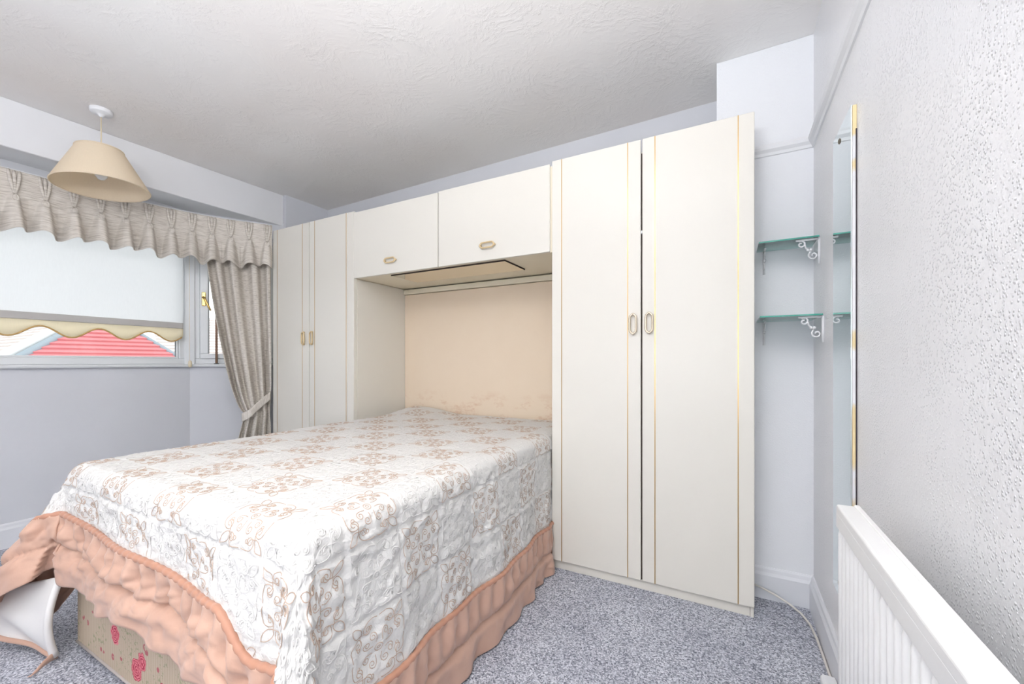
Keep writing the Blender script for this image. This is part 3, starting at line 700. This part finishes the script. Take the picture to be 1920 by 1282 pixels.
# roller blind in front of the large pane
bl = thing('roller_blind', (-3.755, 1.05, 1.4), 'white translucent roller blind with scalloped cream hem at the large window', 'blind')
BX = -3.752; BY0, BY1 = -.50, 1.612; BZ = 1.405
bw = np.linspace(BY0, BY1, 60); bz = np.linspace(BZ, 2.14, 16)
BG = np.array([[(BX+.002*math.sin(y*7+z*2), y, z) for z in bz] for y in bw]); mesh('fabric', BG.reshape(-1, 3), grid_faces(60, 16), 'blind', bl, True)
lathe_v, lathe_f = tube_geo([(BX-.005, BY0, 2.15), (BX-.005, BY1, 2.15)], .02, 14); mesh('roller', lathe_v, lathe_f, 'white', bl, True)
box('hem_bar', BX-.006, BX+.007, BY0, BY1, BZ-.045, BZ, 'hem', bl, .004, 2)
ys = np.linspace(BY0, BY1, 240); low = 1.292-.033*np.cos((ys-.733)*2*PI/.2675)
SG = np.array([[(BX+.001, y, BZ-.045+(l-(BZ-.045))*v) for v in (0, .5, 1)] for y, l in zip(ys, low)]); sc = mesh('scalloped_hem', SG.reshape(-1, 3), grid_faces(240, 3), 'blind_trim', bl, True)
sc.modifiers.new('thickness', 'SOLIDIFY').thickness = .0015
tube('edging', [(BX+.002, y, l) for y, l in zip(ys[::2], low[::2])], .005, 'trim_edge', sc, 6)
tube('cord', [(BX+.012, 1.648, 2.14), (BX+.016, 1.648, 1.5), (BX+.02, 1.648, 1.09)], .0013, 'cord', bl, 5)
lathe('cord_pull', [(.001, .026), (.006, .026), (.011, .018), (.0125, 0), (.0115, -.02), (.008, -.028), (.001, -.029)], (BX+.025, 1.648, 1.088), 'cord', bl, 14)

# brown rod standing on the sill in the canted window
rx, ry = BAY1[0]+dd.x*.172+nrm.x*.012, BAY1[1]+dd.y*.172+nrm.y*.012
rod = thing('window_rod', (rx, ry, SILL), 'slim brown wooden rod upright on the sill beside the tied curtain', 'rod')
tube('rod', [(rx, ry, SILL), (rx, ry, 1.35), (rx, ry, 1.72)], .0085, 'copper', rod, 12)
lathe('foot', [(.001, .006), (.017, .006), (.018, .003), (.018, 0), (.001, 0)], (rx, ry, SILL), 'seal', rod, 16)

# ------------------------------------------------------------------ pendant lamp
lx, ly = -3.235, .985
pl = thing('pendant_lamp', (lx, ly, 2.1), 'cream conical pendant lampshade hanging from a white ceiling rose', 'lamp')
lathe('ceiling_rose', [(.001, 0), (.050, 0), (.051, -.004), (.050, -.018), (.046, -.022), (.020, -.026), (.013, -.034), (.008, -.042), (.001, -.042)], (lx, ly, ZC), 'white', pl, 32)
zb, zt = 2.115, 2.335
tube('flex', [(lx, ly, ZC-.04), (lx+.001, ly, zt-.03), (lx, ly, zt-.09)], .0032, 'cord', pl, 8)
til = Matrix.Rotation(math.radians(3.5), 3, Vector((.6, -.8, 0)).normalized())
sh = lathe('shade', [(.213, -.11), (.212, -.104), (.106, .106), (.105, .112), (.103, .112), (.104, .106), (.209, -.103), (.210, -.11), (.213, -.11)], (lx, ly, (zb+zt)/2), 'shade', pl, 64, til)
for r_, z_ in ((.2115, -.108), (.105, .110)):
    lathe('rim', [(r_+.003*math.cos(a), z_+.004*math.sin(a)) for a in np.linspace(0, 2*PI, 9)], (lx, ly, (zb+zt)/2), 'shade', sh, 64, til)
for a in (0, 2.094, 4.189):
    p = til @ Vector((.104*math.cos(a), .104*math.sin(a), .108)); tube('spider', [(lx, ly, (zb+zt)/2+.07), (lx+p.x, ly+p.y, (zb+zt)/2+p.z)], .0018, 'white', sh, 6)
lathe('lampholder', [(.001, .10), (.012, .10), (.019, .09), (.019, .03), (.016, .03), (.001, .03)], (lx, ly, (zb+zt)/2+.03), 'white', pl, 20)
lathe('bulb', [(.001, .035), (.013, .033), (.015, .01), (.026, -.02), (.030, -.045), (.026, -.07), (.014, -.085), (.001, -.089)], (lx, ly, (zb+zt)/2+.025), 'bulb', pl, 28)

# ------------------------------------------------------------------ right side: mirror, shelves, radiator, cable
mi = thing('wall_mirror', (XR-.01, 1.66, .33), 'tall narrow frameless mirror with steel screws on the textured right wall', 'mirror')
box('backing', XR-.0095, XR-.0005, 1.546, 1.785, .332, 1.862, 'backing', mi, 0)
box('glass', XR-.0135, XR-.0098, 1.550, 1.787, .328, 1.866, 'mirror', mi, .0008)
box('edge_strip', XR-.003, XR-.0005, 1.5425, 1.546, .40, 1.79, 'dark', mi, 0)
for y, z in ((1.692, 1.825), (1.692, .375)):
    V, F = lathe_geo([(.001, .004), (.006, .0035), (.009, .001), (.0095, 0)], (0, 0, 0), 16)
    V = [(XR-.0135-v[2], y+v[0], z+v[1]) for v in V]; mesh('screw', V, F, 'screw', mi, True)

def scroll_bracket(label, loc, d1, drop=.105, reach=.085):
    """loc: corner of wall and shelf underside; d1: unit plan vector away from the wall"""
    b = thing('shelf_bracket', loc, label, 'bracket', 'scroll shelf brackets')
    f = lambda o, z, w=0: (loc[0]+d1[0]*o-d1[1]*w, loc[1]+d1[1]*o+d1[0]*w, loc[2]+z)
    parts = [tube_geo([f(.004, .004), f(.004, -drop*.5), f(.004, -drop)], .0050, 8)]
    mesh('wall_bar', *join(parts), 'white', b, True)
    mesh('shelf_bar', *tube_geo([f(.004, -.003), f(reach*.5, -.003), f(reach, -.003)], .0042, 8), 'white', b, True)
    s1 = spiral(reach*.78, -.020, .016, .004, 60, 60+420, 22); s2 = spiral(.024, -.070, .018, .004, 60, 60-430, 22)
    mid = bez((reach*.78+.016*math.cos(math.radians(60)), -.020+.016*math.sin(math.radians(60))), (reach*.62, .002), (reach*.62, -.045), (reach*.45, -.048), 12)
    mid = bez((reach*.62, -.022), (reach*.62, -.046), (reach*.42, -.046), (.033, -.052), 12)
    parts = [tube_geo([f(x, z) for x, z in s1], .0033, 6), tube_geo([f(x, z) for x, z in s2], .0033, 6), tube_geo([f(x, z) for x, z in mid], .0034, 6)]
    for x in (reach*.50, reach*.38): parts.append(lathe_geo([(.001, -.006), (.0055, -.003), (.006, 0), (.0055, .003), (.001, .006)], f(x, -.046), 10))
    mesh('scroll', *join(parts), 'white', b, True)
    return b
for z, y0, txt in ((1.617, 2.078, 'upper'), (1.287, 2.004, 'lower')):
    g = thing('glass_shelf', (.22, 2.15, z), 'clear green-edged glass shelf, %s of the two beside the tall wardrobe' % txt, 'shelf', 'glass shelves')
    box('glass', .112, XR-.006, y0+.003, 2.248, z, z+.006, 'shelf_glass', g, 0)
    box('polished_edge', .112, XR-.006, y0, y0+.003, z, z+.006, 'glass_edge', g, 0)
    scroll_bracket('white scroll bracket on the textured right wall under the %s glass shelf' % txt, (XR, y0+.016, z-.002), (-1, 0))
    scroll_bracket('white scroll bracket on the narrow wall pier under the %s glass shelf' % txt, (.142, 2.252, z-.002), (0, -1))

ra = thing('radiator', (.25, .7, .12), 'white ribbed panel radiator with flat top cap on the right wall', 'radiator')
ry0, ry1 = .02, 1.215
npt = 420; yy = np.linspace(ry0+.01, ry1-.012, npt); wave = .5-.5*np.cos((yy-ry0)*2*PI/.0333); wave = wave**.55
xf = .240-.016*wave
V = []; F = []
for k, (z, s) in enumerate(((.135, 0), (.150, 1), (.70, 1), (.725, .6))): V += [(.240-(.240-x)*s, y, z) for x, y in zip(xf, yy)]
for k in range(3): F += [(k*npt+i, k*npt+i+1, (k+1)*npt+i+1, (k+1)*npt+i) for i in range(npt-1)]
mesh('ribbed_panel', V, F, 'radiator', ra, True)
box('back_panel', .241, .258, ry0+.01, ry1-.012, .135, .725, 'radiator', ra, .004)
prism('end_cap', [(.236, ry1-.013), (.236, ry1-.004), (.256, ry1-.004), (.256, ry1-.013)], .14, .735, 'radiator', ra, .002)
bm = bmesh.new(); bm_box(bm, .222, .262, ry0, ry1, .742, .766, .005, 3); bm_box(bm, .222, .230, ry0, ry1, .712, .748, .003, 2); bm_box(bm, .2555, .266, ry0, ry1, .735, .769, .002)
from_bm('top_cap', bm, 'radiator', ra)
for y in (.25, .95): box('wall_bracket', .256, XR-.0005, y-.02, y+.02, .25, .60, 'radiator', ra, .002)

cbl = [(.095, 2.226, .062), (.13, 2.215, .060), (.18, 2.20, .048), (.235, 2.19, .026), (.280, 2.165, .008), (.300, 2.10, .006), (.306, 2.0, .006), (.3085, 1.9, .006), (.309, 1.78, .006), (.309, 1.70, .01)]
cp = np.array(cbl); fd = np.linspace(0, len(cp)-1, 70)
cp = np.stack([np.interp(fd, np.arange(len(cp)), np.convolve(np.pad(cp[:, k], 1, 'edge'), [.25, .5, .25], 'valid')) for k in range(3)], 1)
tag(tube('power_cable', cp, .0045, 'cable'), 'thin white cable trailing from the wardrobe along the right skirting board', 'cable')
sb = thing('socket_box', (.29, 1.60, 0), 'small white plastic socket box on the carpet below the radiator', 'socket')
box('case', .268, .312, 1.56, 1.70, 0, .055, 'white', sb, .006, 2); box('lid', .272, .308, 1.565, 1.695, .0555, .060, 'white', sb, .002)

# ------------------------------------------------------------------ neighbouring houses beyond the window
def roof_face(name, P0, P1, P2, P3, n, mat, parent):
    """tiled slope: eaves P0-P1, ridge P3-P2, stepped courses"""
    P0, P1, P2, P3 = map(np.array, (P0, P1, P2, P3)); nn = np.cross(P1-P0, P3-P0).astype(float); nn /= np.linalg.norm(nn); nn *= np.sign(nn[2])
    V = []; F = []
    for k in range(n):
        a, b = k/n, (k+1)/n
        for p, q in ((a, .05), (b, .0)):
            V += [P0+(P3-P0)*p+nn*q, P1+(P2-P1)*p+nn*q]
        o = 4*k; F.append((o, o+1, o+3, o+2))
        V0 = len(V)
        if k: F.append((o-2, o-1, o+1, o))
    return mesh(name, V, F, mat, parent)
h1 = thing('neighbour_house', (-17, 5, -3), 'neighbouring house with red tiled hip roof seen below the blind', 'house')
A = (-17, 5.24, 2.63); L_ = (-13.07, 1.24, 0); R_ = (-12.92, 7.2, 0); B_ = (-27, 5.24, 2.63); L2 = (-31, 1.24, 0); R2 = (-31, 7.2, 0)
roof_face('red_roof_slope', L_, R_, A, A, 22, 'red_tile', h1); roof_face('pale_roof_slope', L2, L_, A, B_, 22, 'pale_tile', h1); roof_face('pale_roof_slope', R_, R2, B_, A, 22, 'pale_tile', h1)
tube('hip_flashing', [L_, A], .10, 'lead', h1, 6); tube('hip_flashing', [R_, A], .07, 'lead', h1, 6)
tube('hip_verge', [(L_[0]-.35, L_[1]+.0, L_[2]+.16), (A[0]-.35, A[1]-.0, A[2]+.16)], .14, 'render', h1, 6)
box('house_wall', -30, -13.6, 1.7, 6.8, -6, 0, 'render', h1, 0)
h2 = thing('neighbour_house', (-26, 14, -3), 'pale tiled house farther off seen through the narrow canted window', 'house')
roof_face('roof_slope', (-22, 9, .2), (-22, 16.5, .2), (-26, 15.0, 3.6), (-26, 9.6, 3.6), 22, 'pale_tile', h2)
box('house_wall', -30, -22.6, 9.3, 16.2, -6, .2, 'render', h2, 0); tube('verge', [(-22, 16.5, .25), (-26, 15.0, 3.65)], .12, 'lead', h2, 6)
box('chimney', -25.6, -25.0, 14.2, 14.8, 3.0, 4.9, 'pale_tile', h2, .02); box('chimney_cap', -25.7, -24.9, 14.1, 14.9, 4.9, 5.05, 'lead', h2, .02)
